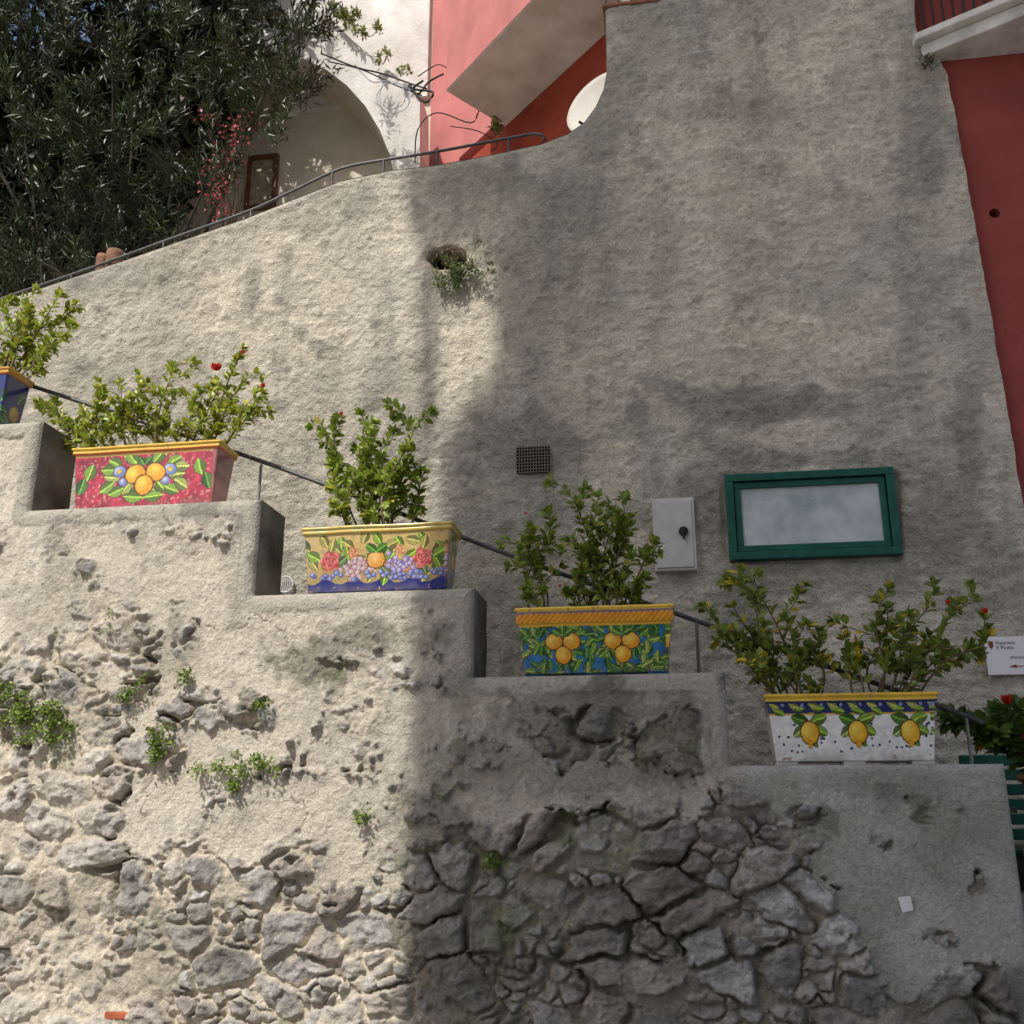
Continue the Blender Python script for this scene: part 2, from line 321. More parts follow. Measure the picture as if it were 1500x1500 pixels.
# ================================================================== tall plaster wall
tp=[W(a,b,YB) for a,b in[(-900,760),(-300,545),(0,440),(180,380),(360,318),(430,290),(500,263),(570,248),(640,240),(720,225),(790,210),(830,195),(855,178),(872,155),(884,128),(889,100)]]
tx=np.array([p[0] for p in tp]); tz=np.array([p[2] for p in tp])
XR=tx[-1]; ZT=W(890,12,YB)[2]
re=[W(a,b,YB) for a,b in[(1700,1800),(1560,1080),(1500,742),(1468,560),(1430,340),(1405,200),(1388,110),(1375,85),(1345,60),(1335,-60)]]
rez=np.array([p[2] for p in re]); rex=np.array([p[0] for p in re]); rez[0]=0
def back_field(X,Z):
    U_,V_=to_image_px(X,YB+0*X,Z)
    n0=fbm(X*.8,Z*.8,4,60); n1=fbm(X*2.2,Z*2.2,5,61); n2=fbm(X*7,Z*7,5,62); n3=fbm(X*26,Z*26,3,63,.6)
    vs=fbm(X*4,Z*.7,4,64); hz=fbm(X*9,Z*22,4,65)
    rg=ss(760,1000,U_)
    h=n0*.03+n1*.016+n2*.012+n3*.009+hz*.010*(.5+.5*rg)
    f1,f2,a1,a2,a3,ox,oy=voro(X*.8+.3*n1,Z*.7+.3*n2); edge=1-ss(.0,.05,f2-f1); h=h-edge*.005*ss(-.1,.2,n1)
    base=np.array([.415,.385,.32])*np.ones(X.shape+(3,))
    base=mix(base,(.345,.33,.285),ss(-.3,.4,n1+.5*vs)*.7)
    base=mix(base,(.50,.46,.38),ss(-.05,.5,fbm(X*1.5,Z*1.9,5,70)+.12)*.7)
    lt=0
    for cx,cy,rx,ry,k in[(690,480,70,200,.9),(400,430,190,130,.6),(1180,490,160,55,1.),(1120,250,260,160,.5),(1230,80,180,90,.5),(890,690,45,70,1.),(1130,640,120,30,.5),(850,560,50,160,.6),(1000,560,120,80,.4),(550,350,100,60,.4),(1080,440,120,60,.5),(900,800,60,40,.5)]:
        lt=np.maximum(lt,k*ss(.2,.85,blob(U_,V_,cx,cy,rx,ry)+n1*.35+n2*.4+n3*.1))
    base=mix(base,(.60,.54,.43),lt*.75)  # pale plaster patches; several put sunlit and bounced brightness into the colour
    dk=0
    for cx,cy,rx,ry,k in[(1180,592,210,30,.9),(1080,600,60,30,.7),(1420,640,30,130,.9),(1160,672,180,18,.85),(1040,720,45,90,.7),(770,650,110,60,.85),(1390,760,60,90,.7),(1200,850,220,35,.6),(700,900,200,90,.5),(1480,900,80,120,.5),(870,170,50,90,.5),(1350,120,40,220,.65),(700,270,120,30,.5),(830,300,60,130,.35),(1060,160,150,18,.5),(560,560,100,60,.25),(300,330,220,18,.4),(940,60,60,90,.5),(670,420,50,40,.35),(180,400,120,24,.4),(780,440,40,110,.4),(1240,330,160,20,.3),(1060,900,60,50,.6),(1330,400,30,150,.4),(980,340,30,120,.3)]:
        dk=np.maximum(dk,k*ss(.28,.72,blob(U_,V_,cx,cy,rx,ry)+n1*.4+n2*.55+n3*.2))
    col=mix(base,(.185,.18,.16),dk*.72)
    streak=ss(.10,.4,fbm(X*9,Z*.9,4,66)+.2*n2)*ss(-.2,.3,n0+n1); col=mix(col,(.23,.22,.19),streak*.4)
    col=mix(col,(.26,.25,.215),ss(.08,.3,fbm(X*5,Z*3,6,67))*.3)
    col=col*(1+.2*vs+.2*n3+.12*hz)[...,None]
    col=mix(col,(.20,.19,.165),ss(.3,.5,n2+.3*n1)*.35)
    q=np.hypot((U_-655)/30,(V_-376)/17)+n2*.35; hole=ss(1.0,.7,q)
    lip=ss(1.5,1.1,q)*(1-hole)
    win=ss(1050,1064,U_)*ss(1325,1312,U_)*ss(688,700,V_)*ss(830,818,V_)
    h=h*(1-win)-win*.02; ventm=blob(U_,V_,782,674,40,32); h=h*(1-ss(.3,.6,ventm))
    h=h-hole*.16-lip*.012; col=mix(col,(.02,.018,.015),hole); col=mix(col,(.5,.42,.32),lip*.5)
    return h,np.clip(col*(1.05+.20*rg)[...,None],.015,.8)  # right side's colour raised, standing in for brighter light in open shade
tw=empty("tall_plaster_wall")
DX=.0122
xa=np.concatenate([np.linspace(-7,-4.4,60)[:-1],np.linspace(-4.4,XR-.004,int((XR+4.4)/DX))]); zta=np.interp(xa,tx,tz); nA=len(xa)
frx=np.linspace(0,1,int((rex.max()-XR)/DX)); nB=len(frx)
topc=np.concatenate([zta,np.full(nB,ZT)])
zr_=np.concatenate([[0],np.linspace(1.45,ZT,int((ZT-1.45)/DX))])
Zraw=np.repeat(zr_[:,None],nA+nB,1); Z=np.minimum(Zraw,topc[None])
xr=np.interp(Z[:,nA:],rez,rex)+.012*fbm(Z[:,nA:]*6,Z[:,nA:]*0,4,90)
X=np.concatenate([np.repeat(xa[None],len(Z),0),XR+(xr-XR)*frx[None]],1)
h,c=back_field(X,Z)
edA=ss(0,.05,zta[None]-Z[:,:nA]); above=ss(tz[-1]-.02,tz[-1]+.08,Z[:,nA:]); edB=1-(1-ss(0,.05,X[:,nA:]-XR))*above; edB=edB*ss(0,.02,(1-frx)[None]*2.5)
h[:,:nA]=h[:,:nA]*edA-(1-edA)**3*.02; h[:,nA:]=h[:,nA:]*edB-(1-edB)**3*.02*above
ff=gridfaces(*X.shape); clip_=(Zraw>=topc[None]-1e-6).ravel()
keep=~(clip_[ff[:,0]]&clip_[ff[:,1]])
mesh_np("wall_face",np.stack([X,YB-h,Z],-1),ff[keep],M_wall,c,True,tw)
TK=.32
out=[(a,b) for a,b in zip(tx,tz)]+[(XR,ZT)]+[(np.interp(ZT,rez,rex),ZT)]+[(a,b) for a,b in zip(rex[::-1],rez[::-1]) if b<ZT-.02]
V=[];Fs=[]
for i,(a,b) in enumerate(out): V+=[(a,YB+.015,b),(a,YB+TK,b)]
for i in range(len(out)-1): Fs.append((2*i,2*i+1,2*i+3,2*i+2))
pydata("wall_return",V,Fs,M_cem,tw)
V=[(a,YB+TK,b) for a,b in out]+[(out[0][0],YB+TK,0)]
pydata("wall_back",V,[list(range(len(V)))],M_cem,tw)
box("coping",(XR-.02,YB-.02,ZT+.003),(rex[-1],YB+TK,ZT+.03),M_terra,tw,.008)
tr=empty("terrace_railing")
xe=rex[-1]; L_=[]
for i in range(24):
    xx=XR+(xe-XR)*i/23; L_.append(([(xx,YB+.15,ZT+.04),(xx,YB+.15,ZT+.95)],.008))
L_.append(([(XR,YB+.15,ZT+.95),(xe,YB+.15,ZT+.95)],.015)); tubes("balusters",L_,M_iron,tr)
V=[];Fs=[]
for a,b in zip(tx,tz): V+=[(a,YB+TK+.002,b-.12),(a-1.5,20,b-.12)]
for i in range(len(tx)-1): Fs.append((2*i,2*i+2,2*i+3,2*i+1))
pydata("hillside_terrain",V,Fs,M_cem)
# ------------------------------------------------------------------ railings
hr=empty("stair_handrail")
y=.345
pts=[W(a,b,y) for a,b in[(-160,498),(45,565),(340,661),(500,719),(760,818),(985,897),(1180,965),(1400,1043),(1440,1060)]]
def resample(pts,n=6):
    out=[]
    for i in range(len(pts)-1):
        p0=pts[max(i-1,0)];p1=pts[i];p2=pts[i+1];p3=pts[min(i+2,len(pts)-1)]
        for k in range(n):
            t=k/n; out.append(.5*((2*p1)+(-p0+p2)*t+(2*p0-5*p1+4*p2-p3)*t*t+(-p0+3*p1-3*p2+p3)*t**3))
    out.append(pts[-1]); return out
tubes("rail",[(resample(pts),.013)],M_iron,hr)
def railz(x): return np.interp(x,[p[0] for p in pts],[p[2] for p in pts])
L_=[]
for px,led in[(381,1),(1021,3),(1400,4)]:
    xw=W(px,700 if px<500 else 930,y)[0]
    L_.append(([(xw,y,zt[led]-.01),(xw,y,railz(xw))],.009))
tubes("posts",L_,mat("post_steel",(.25,.25,.24),.5,.3,30,metal=.4),hr)
ur=empty("terrace_handrail")
y=YB+.12
pts2=[W(a,b,y) for a,b in[(-400,575),(30,428),(140,390),(250,350),(365,309),(430,279),(500,247),(565,234),(640,222),(715,208),(780,196),(793,197),(799,205),(795,209)]]
tubes("rail",[(resample(pts2[:11],5)+pts2[11:],.012)],M_iron,ur)
L_=[]
for px,b0 in[(105,402),(240,354),(368,309),(562,235),(487,253),(640,222),(745,203)]:
    p=W(px,b0,y); zb_=np.interp(p[0],tx,tz); L_.append(([(p[0],p[1],zb_-.03),tuple(p)],.010))
tubes("posts",L_,M_iron,ur)
# ================================================================== planters
def paint_tools(x,z,C):
    def ell(cx,cz,rx,rz,ang,c,c2=None,out=(.1,.03,.01),ow=.10):
        ca,sa=cos(ang),sin(ang); dx=x-cx;dz=z-cz; u=(dx*ca+dz*sa)/rx; v=(-dx*sa+dz*ca)/rz; r=np.hypot(u,v)
        m=r<1; k=np.clip(1-np.hypot(u+.3,v-.3),0,1)[...,None]
        cc=np.array(c)*(1-k)+np.array(c2 if c2 is not None else c)*k
        C[m]=cc[m]; 
        if out is not None: o=(r>=1-ow*.3)&(r<1+ow*1.0); C[o]=out
    def leaf(cx,cz,l,wd,ang,c,out=(.01,.06,.03)):
        ca,sa=cos(ang),sin(ang); dx=x-cx;dz=z-cz; u=(dx*ca+dz*sa)/l; v=(-dx*sa+dz*ca)/wd
        wv=np.where((u>0)&(u<1),np.sin(np.clip(u,0,1)*pi)**.8,0); m=(np.abs(v)<wv)
        C[m]=c; o=(np.abs(v)<wv)&(v<-.1); C[o]=np.array(c)*.45
        mid=m&(np.abs(v)<.12); C[mid]=np.clip(np.array(c)*1.9+np.array([.08,.08,0]),0,.8)
        e=(u>0)&(u<1)&(np.abs(v)>=wv)&(np.abs(v)<wv+.12); C[e]=out
    def rose(cx,cz,r,c):
        rr=np.hypot(x-cx,z-cz); an=np.arctan2(z-cz,x-cx); m=rr<r*(1+.14*np.cos(an*5+rr/r*3))
        t=(.5+.5*np.sin(rr/r*13+2.2*np.sin(an*3+rr/r*6)))[...,None]; C[m]=(np.array(c)*(.55+.6*t)+.10*t)[m]
    return ell,leaf,rose
Gn=(.07,.20,.03); Gl=(.22,.36,.05); Or=(.76,.33,.02); Ye=(.80,.50,.03)
def design(kind,x,z,w_,h_,rng):
    n=fbm(x*30,z*30,3,kind); n_b=fbm(x*70,z*70,3,kind+3)
    x=x+n*.004; z=z+n_b*.003
    C=np.ones(x.shape+(3,))
    s0={1:1.22,2:1.15,3:1.12,4:1.15}.get(kind,1)
    zc_=h_*.5
    ell,leaf,rose=paint_tools(x/s0,(z-zc_)/s0+{1:.135,2:.13,3:.115,4:.135}.get(kind,zc_),C)
    if kind==1:
        C[:]=np.array([.40,.03,.06]); C[:]*=(1+.7*n)[...,None]; C[n_b>.42]=(.55,.25,.22)
        for s in(-1,1):
            for a,cx,cz in[(.3,.03,.22),(-.2,.05,.10),(.9,.04,.20),(-.8,.06,.12),(.1,.12,.14),(-.4,.10,.09),(.5,.11,.19),(-1.2,.03,.09),(.0,.14,.18),(-.6,.15,.12)]:
                leaf(s*cx,cz,.08,.026,a if s>0 else pi-a,Gl if rng.random()<.5 else (.35,.42,.10))
            ell(s*.125,.170,.032,.028,0,(.15,.22,.5),(.55,.6,.78)); ell(s*.125,.17,.011,.011,0,Ye)
            ell(s*.105,.118,.022,.02,0,(.18,.22,.5),(.55,.6,.75)); 
            leaf(s*.285,.135,.08,.03,pi/2+s*.3,Gl); leaf(s*.30,.145,.08,.028,-pi/2+s*.3,Gn)
        leaf(0,.04,.10,.025,.1,Gl); leaf(0,.04,.10,.025,pi-.1,Gl)
        ell(-.045,.155,.05,.043,.3,Or,(.9,.68,.1)); ell(.055,.16,.048,.042,-.3,Or,(.9,.66,.1)); ell(.0,.10,.043,.047,0,Or,(.9,.66,.1))
        leaf(0,.195,.05,.016,.9,Gn);leaf(0,.195,.05,.016,pi-.9,Gn)
    elif kind==2:
        t=np.clip((z/h_),0,1)[...,None]; C[:]=np.array([.55,.40,.16])*(.6+.5*t)+np.array([.1,.05,0])*n[...,None]
        C[z<.055+.012*np.sin(x*40)]=(.015,.025,.18); 
        for i in range(54):
            leaf(rng.uniform(-.33,.33),rng.uniform(.06,.21),.07,.02,rng.uniform(0,2*pi),[Gl,(.12,.2,.08),(.35,.32,.1),(.5,.2,.08)][rng.integers(4)])
        for i in range(90):
            cx=rng.choice([-.14,-.08,.08,.14])+rng.normal()*.03; cz=.095+rng.normal()*.025
            ell(cx,cz,.0125,.0125,0,(.25,.2,.45) if cx>0 else (.5,.3,.28),(.6,.55,.7))
        for i in range(40): ell(rng.uniform(-.33,.33),rng.uniform(.04,.08),.013,.011,0,(.10,.13,.4),(.4,.45,.65))
        for s in(-1,1): rose(s*.22,.135,.045,(.55,.09,.08)); leaf(s*.27,.14,.07,.025,.5 if s>0 else pi-.5,Gl); leaf(s*.22,.175,.07,.02,1.3,(.4,.35,.1))
        ell(0,.135,.042,.040,0,(.6,.28,.05),(.8,.5,.2)); rose(-.11,.17,.028,(.6,.25,.1)); rose(.11,.175,.028,(.6,.28,.1)); leaf(0,.17,.06,.02,.6,Gn);leaf(0,.17,.06,.02,2.5,Gn)
    elif kind==3:
        C[:]=(.03,.17,.38); C[:]*=(1+.5*n)[...,None]
        for i in range(260):
            leaf(rng.uniform(-.36,.36),rng.uniform(-.02,.23),.052,.015,rng.uniform(0,2*pi),[(.04,.17,.03),(.16,.30,.05),(.08,.22,.06),(.28,.36,.10)][rng.integers(4)])
        for s in(-.145,.12):
            ell(s-.038,.138,.038,.036,.2,Or,(.95,.72,.14)); ell(s+.042,.138,.038,.036,-.2,Or,(.95,.72,.14)); ell(s+.005,.078,.036,.038,0,Or,(.95,.72,.14))
            for a in(.5,1.5,2.6): leaf(s,.165,.05,.017,a,(.12,.28,.05))
    elif kind==4:
        C[:]=(.80,.80,.78); C[:]*=(1+.06*n)[...,None]
        C[z>h_-.065]=(.02,.03,.13); C[(z>h_-.072)&(z<h_-.064)]=(.7,.4,.03)
        el2,lf2,_=paint_tools(x,z,C)
        for i in range(9):
            cx=-.36+i*.09; lf2(cx,h_-.045,.06,.016,rng.uniform(-.5,.6),Gl); lf2(cx+.03,h_-.037,.05,.015,pi-.4,(.45,.5,.12)); el2(cx+.045,h_-.025,.008,.008,0,(.3,.35,.6),None,None)
        for i in range(46):
            cx=rng.uniform(-.37,.37); cz=rng.uniform(.04,.17); el2(cx,cz,.006,.006,0,(.03,.04,.12),None,None)
        for s in(-.17,.02,.225):
            leaf(s,.165,.075,.022,.35,Gl);leaf(s,.165,.075,.022,pi-.35,Gn);leaf(s+.01,.15,.07,.020,-.5,Gl);leaf(s-.01,.15,.07,.020,pi+.6,(.25,.35,.1)); leaf(s,.12,.06,.014,-1.1,Gn)
            ell(s,.125,.036,.046,.1,(.78,.42,.02),(.92,.72,.12)); ell(s,.078,.010,.014,0,(.75,.38,.02))
    else:
        C[:]=(.02,.03,.15)
        for i in range(30): leaf(rng.uniform(-.35,.35),rng.uniform(.03,.2),.09,.03,rng.uniform(0,2*pi),(.04,.14,.06))
        for cx in(-.2,.0,.2,.3): ell(cx,.12,.045,.045,0,(.35,.2,.05),(.5,.4,.1))
    C=C*(1+.16*n_b+.12*fbm(x*9,z*9,3,kind+40))[...,None]
    return np.clip(C,.005,.9)
def planter(kind,pxl,pxr,pyr,yf,zb_,ztop,taper=.025,dep=.25):
    rng=np.random.default_rng(kind*7+1)
    P=empty("ceramic_planter")
    xl=W(pxl,pyr,yf)[0]; xr_=W(pxr,pyr,yf)[0]
    cx=(xl+xr_)/2; hw=(xr_-xl)/2; cy=yf+dep/2; hd=dep/2
    H=ztop-zb_; foot=.018
    def ring(hw_,hd_,z,nf=280,nsd=70,r=.012):
        pts=[]
        a=np.linspace(-hw_+r,hw_-r,nf); pts+= [(v,-hd_) for v in a]
        pts+=[(hw_-r+r*sin(t),-hd_+r-r*cos(t)) for t in np.linspace(0,pi/2,6)[1:-1]]
        b=np.linspace(-hd_+r,hd_-r,nsd); pts+=[(hw_,v) for v in b]
        pts+=[(hw_-r+r*cos(t),hd_-r+r*sin(t)) for t in np.linspace(0,pi/2,4)[1:-1]]
        a=np.linspace(hw_-r,-hw_+r,12); pts+=[(v,hd_) for v in a]
        pts+=[(-hw_+r-r*sin(t),hd_-r+r*cos(t)) for t in np.linspace(0,pi/2,4)[1:-1]]
        b=np.linspace(hd_-r,-hd_+r,20); pts+=[(-hw_,v) for v in b]
        pts+=[(-hw_+r-r*cos(t),-hd_+r-r*sin(t)) for t in np.linspace(0,pi/2,6)[1:-1]]
        return np.array([(p[0],p[1],z) for p in pts])
    rimh=.045 if kind!=3 else .085
    prof=[]; nb=90
    for i in range(nb+1):
        t=i/nb; z=foot+(H-rimh-foot)*t; o=-.012-taper*(1-t); prof.append((o,z,0))
    prof[0]=(prof[0][0]-.008,foot,0)
    zr=H-rimh
    for o,z in[(-.010,zr+.001),(-.003,zr+.004),(.0,zr+.009)]+[(0,zr+.009+(rimh-.035)*f) for f in(.25,.5,.75)]+[(0,H-.026),(-.004,H-.020),(.004,H-.015),(.007,H-.010),(.005,H-.003),(0,H),(-.012,H),(-.018,H-.004),(-.02,H-.03),(-.02,H-.06)]:
        prof.append((o,z,1))
    rings=[ring(hw+o,hd+o,z) for o,z,_ in prof]; V=np.stack(rings); nr_,nc_,_=V.shape
    uu=V[...,0].copy(); isside=np.abs(V[...,0])>hw-.013-taper-.004
    side=(isside&(np.abs(V[...,1])<hd-.006))
    uu=np.where(side&(V[...,0]>0),V[...,1]-.02,uu)
    C=design(kind,uu,V[...,2]-foot,2*hw,H-rimh,rng)
    fbx=fbm(V[...,0]*14,V[...,2]*14,4,kind+80)
    rimc={0:(.62,.33,.03),1:(.74,.46,.04),2:(.66,.50,.12),3:(.74,.36,.02),4:(.76,.50,.05)}[kind]
    rm=np.array([p[2] for p in prof])==1
    C[rm]=np.array(rimc)*(1+.22*fbx[rm])[...,None]
    zz_=V[...,2]; edge=rm[:,None]&(zz_<zr+.010); C[edge]=np.array({0:(.5,.15,.02),1:(.55,.12,.03),2:(.5,.35,.06),3:(.8,.45,.03),4:(.03,.04,.16)}[kind])
    if kind==3:
        C[rm[:,None]&(zz_>H-.022)]=(.84,.58,.07)
        rp=rm[:,None]&(zz_<H-.028)&(zz_>zr+.008); s_=np.sin((V[...,0]+V[...,1])*230+zz_*300)>.35; C[rp&s_]=(.50,.14,.02)
        C[rm[:,None]&(np.abs(zz_-(H-.026))<.003)]=(.03,.08,.25)
        C[(~rm)[:,None]&(V[...,2]>zr-.012)]=(.75,.42,.04)
    if kind in(1,): C[(~rm)[:,None]&(V[...,2]>zr-.012)]=(.55,.33,.05)
    sd_=side&(V[...,0]>0)&(~rm)[:,None]
    if kind==1: C[sd_]=np.array([.42,.17,.16])*(1+.6*fbx[sd_])[:,None]
    if kind==2: C[rm[:,None]&(fbx>.2)]=(.48,.47,.14)
    chips=fbm(V[...,0]*60,V[...,2]*60+V[...,1]*60,3,kind+33)>.55; C[chips&((V[...,2]>H-.03)|(V[...,2]<foot+.03))]=(.42,.27,.18)
    dirt=ss(.06,.0,V[...,2]-foot)*ss(-.3,.4,fbx)*.45; C=mix(C,(.22,.18,.13),dirt)
    V[...,1]+=fbm(V[...,0]*6,V[...,2]*6,2,kind+5)*.003; V[...,2]+=fbm(V[...,0]*4,V[...,1]*4,2,kind+6)*.0035*(V[...,2]>.1)
    idx=gridfaces(nr_,nc_)
    i=np.arange(nr_-1); wrap=np.stack([i*nc_+nc_-1,i*nc_,(i+1)*nc_,(i+1)*nc_+nc_-1],1)
    Vw=V+np.array([cx,cy,zb_])
    mesh_np("trough",Vw.reshape(-1,3),np.concatenate([idx,wrap]),M_glaze,C,True,P)
    bc={0:(.05,.05,.2),1:(.5,.08,.08),2:(.02,.03,.16),3:(.03,.12,.3),4:(.7,.7,.68)}[kind]
    mb=mat("glazed_foot_%d"%kind,bc,.3)
    o=taper+.02
    box("base",(cx-hw+o,cy-hd+o,zb_+foot),(cx+hw-o,cy+hd-o,zb_+foot+.02),mb,P)
    for f in(-.78,0,.78): box("foot",(cx+f*hw-.05,cy-hd+o+.002,zb_+.001),(cx+f*hw+.05,cy+hd-o-.002,zb_+foot+.002),mb,P,.004)
    box("soil",(cx-hw+.021,cy-hd+.021,zb_+H-.08),(cx+hw-.021,cy+hd-.021,zb_+H-.035),M_soil,P)
    return cx,hw,cy,zb_+H-.036
yf=.065
def ztopof(px,py): return W(px,py,yf)[2]
info={}
info[1]=planter(1,107,322,652,yf,zt[1]+.003,ztopof(215,650))
info[2]=planter(2,443,662,770,yf,zt[2]+.003,ztopof(550,768))
info[3]=planter(3,755,986,890,yf,zt[3]+.003,ztopof(870,887))
info[4]=planter(4,1120,1374,1018,yf,zt[4]+.003,ztopof(1247,1015))
info[0]=planter(0,-215,10,560,yf,zt[0]+.003,ztopof(0,537))
# ================================================================== hibiscus shrubs
def shrub(seed,tips,bases,ysoil,zsoil,yc,cols,leafL=.05,dens=1.0,rosette=9,buds=(),name="hibiscus_shrub",side=3,lw=.58):
    rng=np.random.default_rng(seed); E=empty(name); T=[];LP=[];LD=[];LN=[];LL=[];LC=[]
    def addleaf(p,d,l):
        d=d/np.linalg.norm(d); n=np.array([rng.normal()*.5,-.5+rng.normal()*.5,1.+rng.normal()*.4])
        n=n-d*(n@d); 
        if np.linalg.norm(n)<.1: n=np.array([1.,0,0])
        LP.append(p);LD.append(d);LN.append(n/np.linalg.norm(n)); LL.append(l)
        q=rng.random(); c=np.array(cols[0])*(1-q)+np.array(cols[1])*q
        if rng.random()<cols[3]: c=np.array(cols[2])
        LC.append(c*rng.uniform(.75,1.2))
    def stem(p0,p1,r0,r1,lf0,depth):
        n=8; ln=np.linalg.norm(p1-p0); off=rng.normal(size=3)*ln*.07; off2=rng.normal(size=3)*ln*.05
        pts=[p0+(p1-p0)*t+off*sin(t*pi)+off2*sin(2*t*pi)+np.array([0,0,ln*.08*sin(t*pi)]) for t in np.linspace(0,1,n)]
        T.append((pts,list(np.linspace(r0,r1,n))))
        m=int(ln*120*dens)
        for i in range(m):
            t=lf0+(1-lf0)*rng.random()**.75; k=min(int(t*(n-1)),n-2); f=t*(n-1)-k; p=pts[k]*(1-f)+pts[k+1]*f
            ax=pts[k+1]-pts[k]; ax=ax/np.linalg.norm(ax); d=rng.normal(size=3); d=d-ax*(d@ax); d/=np.linalg.norm(d)+1e-9
            addleaf(p+d*.006,d+ax*rng.uniform(.2,1.0)+np.array([0,0,.25]),leafL*rng.uniform(.6,1.15))
        ax=pts[-1]-pts[-2]; ax=ax/np.linalg.norm(ax)
        for i in range(rosette):
            d=rng.normal(size=3); d=d-ax*(d@ax); d/=np.linalg.norm(d)+1e-9
            addleaf(pts[-1],d*rng.uniform(.4,1)+ax*rng.uniform(.3,1.3),leafL*rng.uniform(.5,1.0))
        if depth>0:
            for i in range(side):
                t=rng.uniform(.3,.85); k=min(int(t*(n-1)),n-2); p=pts[k]
                d=(p1-p0)/ln+rng.normal(size=3)*np.array([.8,.5,.45]); d/=np.linalg.norm(d)
                stem(p,p+d*ln*rng.uniform(.2,.42),r0*.5,r1*.8,.1,depth-1)
    for (tx_,ty_),b in zip(tips,bases):
        y=yc+rng.uniform(-.09,.11); p1=W(tx_,ty_,y); p0=np.array([b+rng.normal()*.02,ysoil+rng.normal()*.03,zsoil]); stem(p0,p1,.0065,.0022,.18,1)
    tubes("stems",T,M_stem,E,5)
    leaves_mesh("leaves",LP,LD,LN,LL,np.array(LL)*lw,LC,M_leaf,E)
    for bx,by,r in buds:
        c=W(bx,by,yc-.08); P_=[];D_=[];N_=[];L2=[];C_=[]
        for i in range(16):
            d=np.array([rng.normal()*.45,rng.normal()*.45,1.]); P_.append(c-np.array([0,0,r]));D_.append(d);N_.append(rng.normal(size=3));L2.append(r*2.4);C_.append((.68,.06,.03))
        leaves_mesh("flower_bud",P_,D_,N_,L2,np.array(L2)*.55,C_,M_leaf,E)
    return E
A=((.28,.36,.04),(.42,.47,.07),(.54,.47,.07),.08)
A2=((.16,.24,.035),(.28,.37,.05),(.46,.45,.07),.06)
A3=((.15,.22,.045),(.27,.35,.06),(.68,.54,.04),.12)
def bases(info,fr): return [info[0]+info[1]*f for f in fr]
shrub(1,[(55,590),(80,585),(120,600),(150,575),(178,560),(205,600),(215,560),(250,540),(262,575),(290,570),(318,560),(350,525),(358,560),(385,575),(375,605),(300,610),(230,610),(160,610),(100,615),(340,600),(190,620),(270,620),(320,620),(130,625)],
      bases(info[1],[-.8,-.7,-.7,-.5,-.4,-.2,-.1,.1,.2,.3,.5,.6,.7,.85,.85,.4,.1,-.3,-.8,.6,-.2,.3,.6,-.6]),info[1][2],info[1][3],.2,A,.050,.9,9,[(316,538,.022),(385,565,.012),(356,516,.01)])
shrub(2,[(497,612),(528,607),(578,612),(545,640),(485,662),(520,660),(600,655),(618,690),(560,670),(612,735),(492,738),(540,700),(580,700),(510,700),(570,735),(530,740)],
      bases(info[2],[-.25,-.2,0,-.1,-.35,-.1,.1,.3,.1,.35,-.3,0,.1,-.2,.2,0]),info[2][2],info[2][3],.2,((.22,.31,.04),(.34,.42,.06),(.5,.44,.07),.05),.056,1.0,10,[(577,604,.009),(500,606,.008)])
shrub(3,[(800,750),(775,790),(790,820),(770,860),(860,718),(892,738),(870,770),(915,780),(960,795),(930,815),(945,850),(880,820),(850,840),(905,845),(835,790),(890,870),(930,870),(840,870)],
      bases(info[3],[-.65,-.7,-.6,-.6,0,.1,.1,.2,.4,.3,.4,.1,0,.2,-.1,.2,.4,-.1]),info[3][2],info[3][3],.2,A2,.057,.9,9,[(770,752,.006),(820,858,.007)])
shrub(4,[(1062,852),(1030,888),(1075,890),(1108,872),(1060,930),(1150,905),(1120,930),(1200,925),(1090,965),(1170,960),(1185,1000),(1140,985)],
      bases(info[4],[-.75,-.8,-.7,-.6,-.8,-.5,-.6,-.3,-.8,-.5,-.4,-.6]),info[4][2],info[4][3],.2,A3,.060,.8,8,[],side=2)
shrub(5,[(1238,935),(1258,965),(1300,862),(1330,905),(1368,855),(1400,885),(1442,905),(1380,965),(1360,930),(1290,930),(1420,950),(1300,975),(1345,980)],
      bases(info[4],[.15,.2,.35,.4,.5,.6,.8,.6,.5,.3,.7,.35,.5]),info[4][2],info[4][3],.2,A3,.060,.75,8,[(1388,882,.010),(1443,895,.013),(1310,940,.006)],side=2)
shrub(6,[(18,438),(-30,430),(45,470),(95,490),(70,510),(30,500),(-10,480),(90,430),(60,540),(100,455),(-60,470),(10,520),(40,445)],
      [info[0][0]+info[0][1]*f for f in[.7,.4,.8,.9,.9,.8,.5,.85,.9,.9,.3,.8,.8]],info[0][2],info[0][3],.2,A,.054,.9,9,[])
shrub(7,[(1392,1045),(1425,1060),(1440,1085),(1460,1040),(1480,1065),(1500,1040),(1540,1010),(1560,1060)],
      [W(1530,1120,.5)[0]]*8,.5,W(1530,1135,.5)[2],.45,((.07,.15,.025),(.16,.26,.04),(.4,.1,.03),.05),.085,.8,9,[(1475,1025,.022)])
q=W(1535,1135,.5)
V=[];ns=32
for r,z in[(.11,-.32),(.12,-.31),(.17,-.03),(.185,-.03),(.19,0),(.165,0),(.16,-.04),(.001,-.04)]:
    for k in range(ns): V.append((q[0]+.05+r*cos(2*pi*k/ns),q[1]+r*sin(2*pi*k/ns),q[2]+z))
Fs=[(i*ns+k,i*ns+(k+1)%ns,(i+1)*ns+(k+1)%ns,(i+1)*ns+k) for i in range(7) for k in range(ns)]
tpot=mesh_np("terracotta_pot",V,Fs,M_terra)
# plinth carrying that pot at the stair foot
box("pot_plinth",(q[0]-.15,q[1]-.2,0),(q[0]+.27,q[1]+.2,q[2]-.325),M_cem,None,.01)
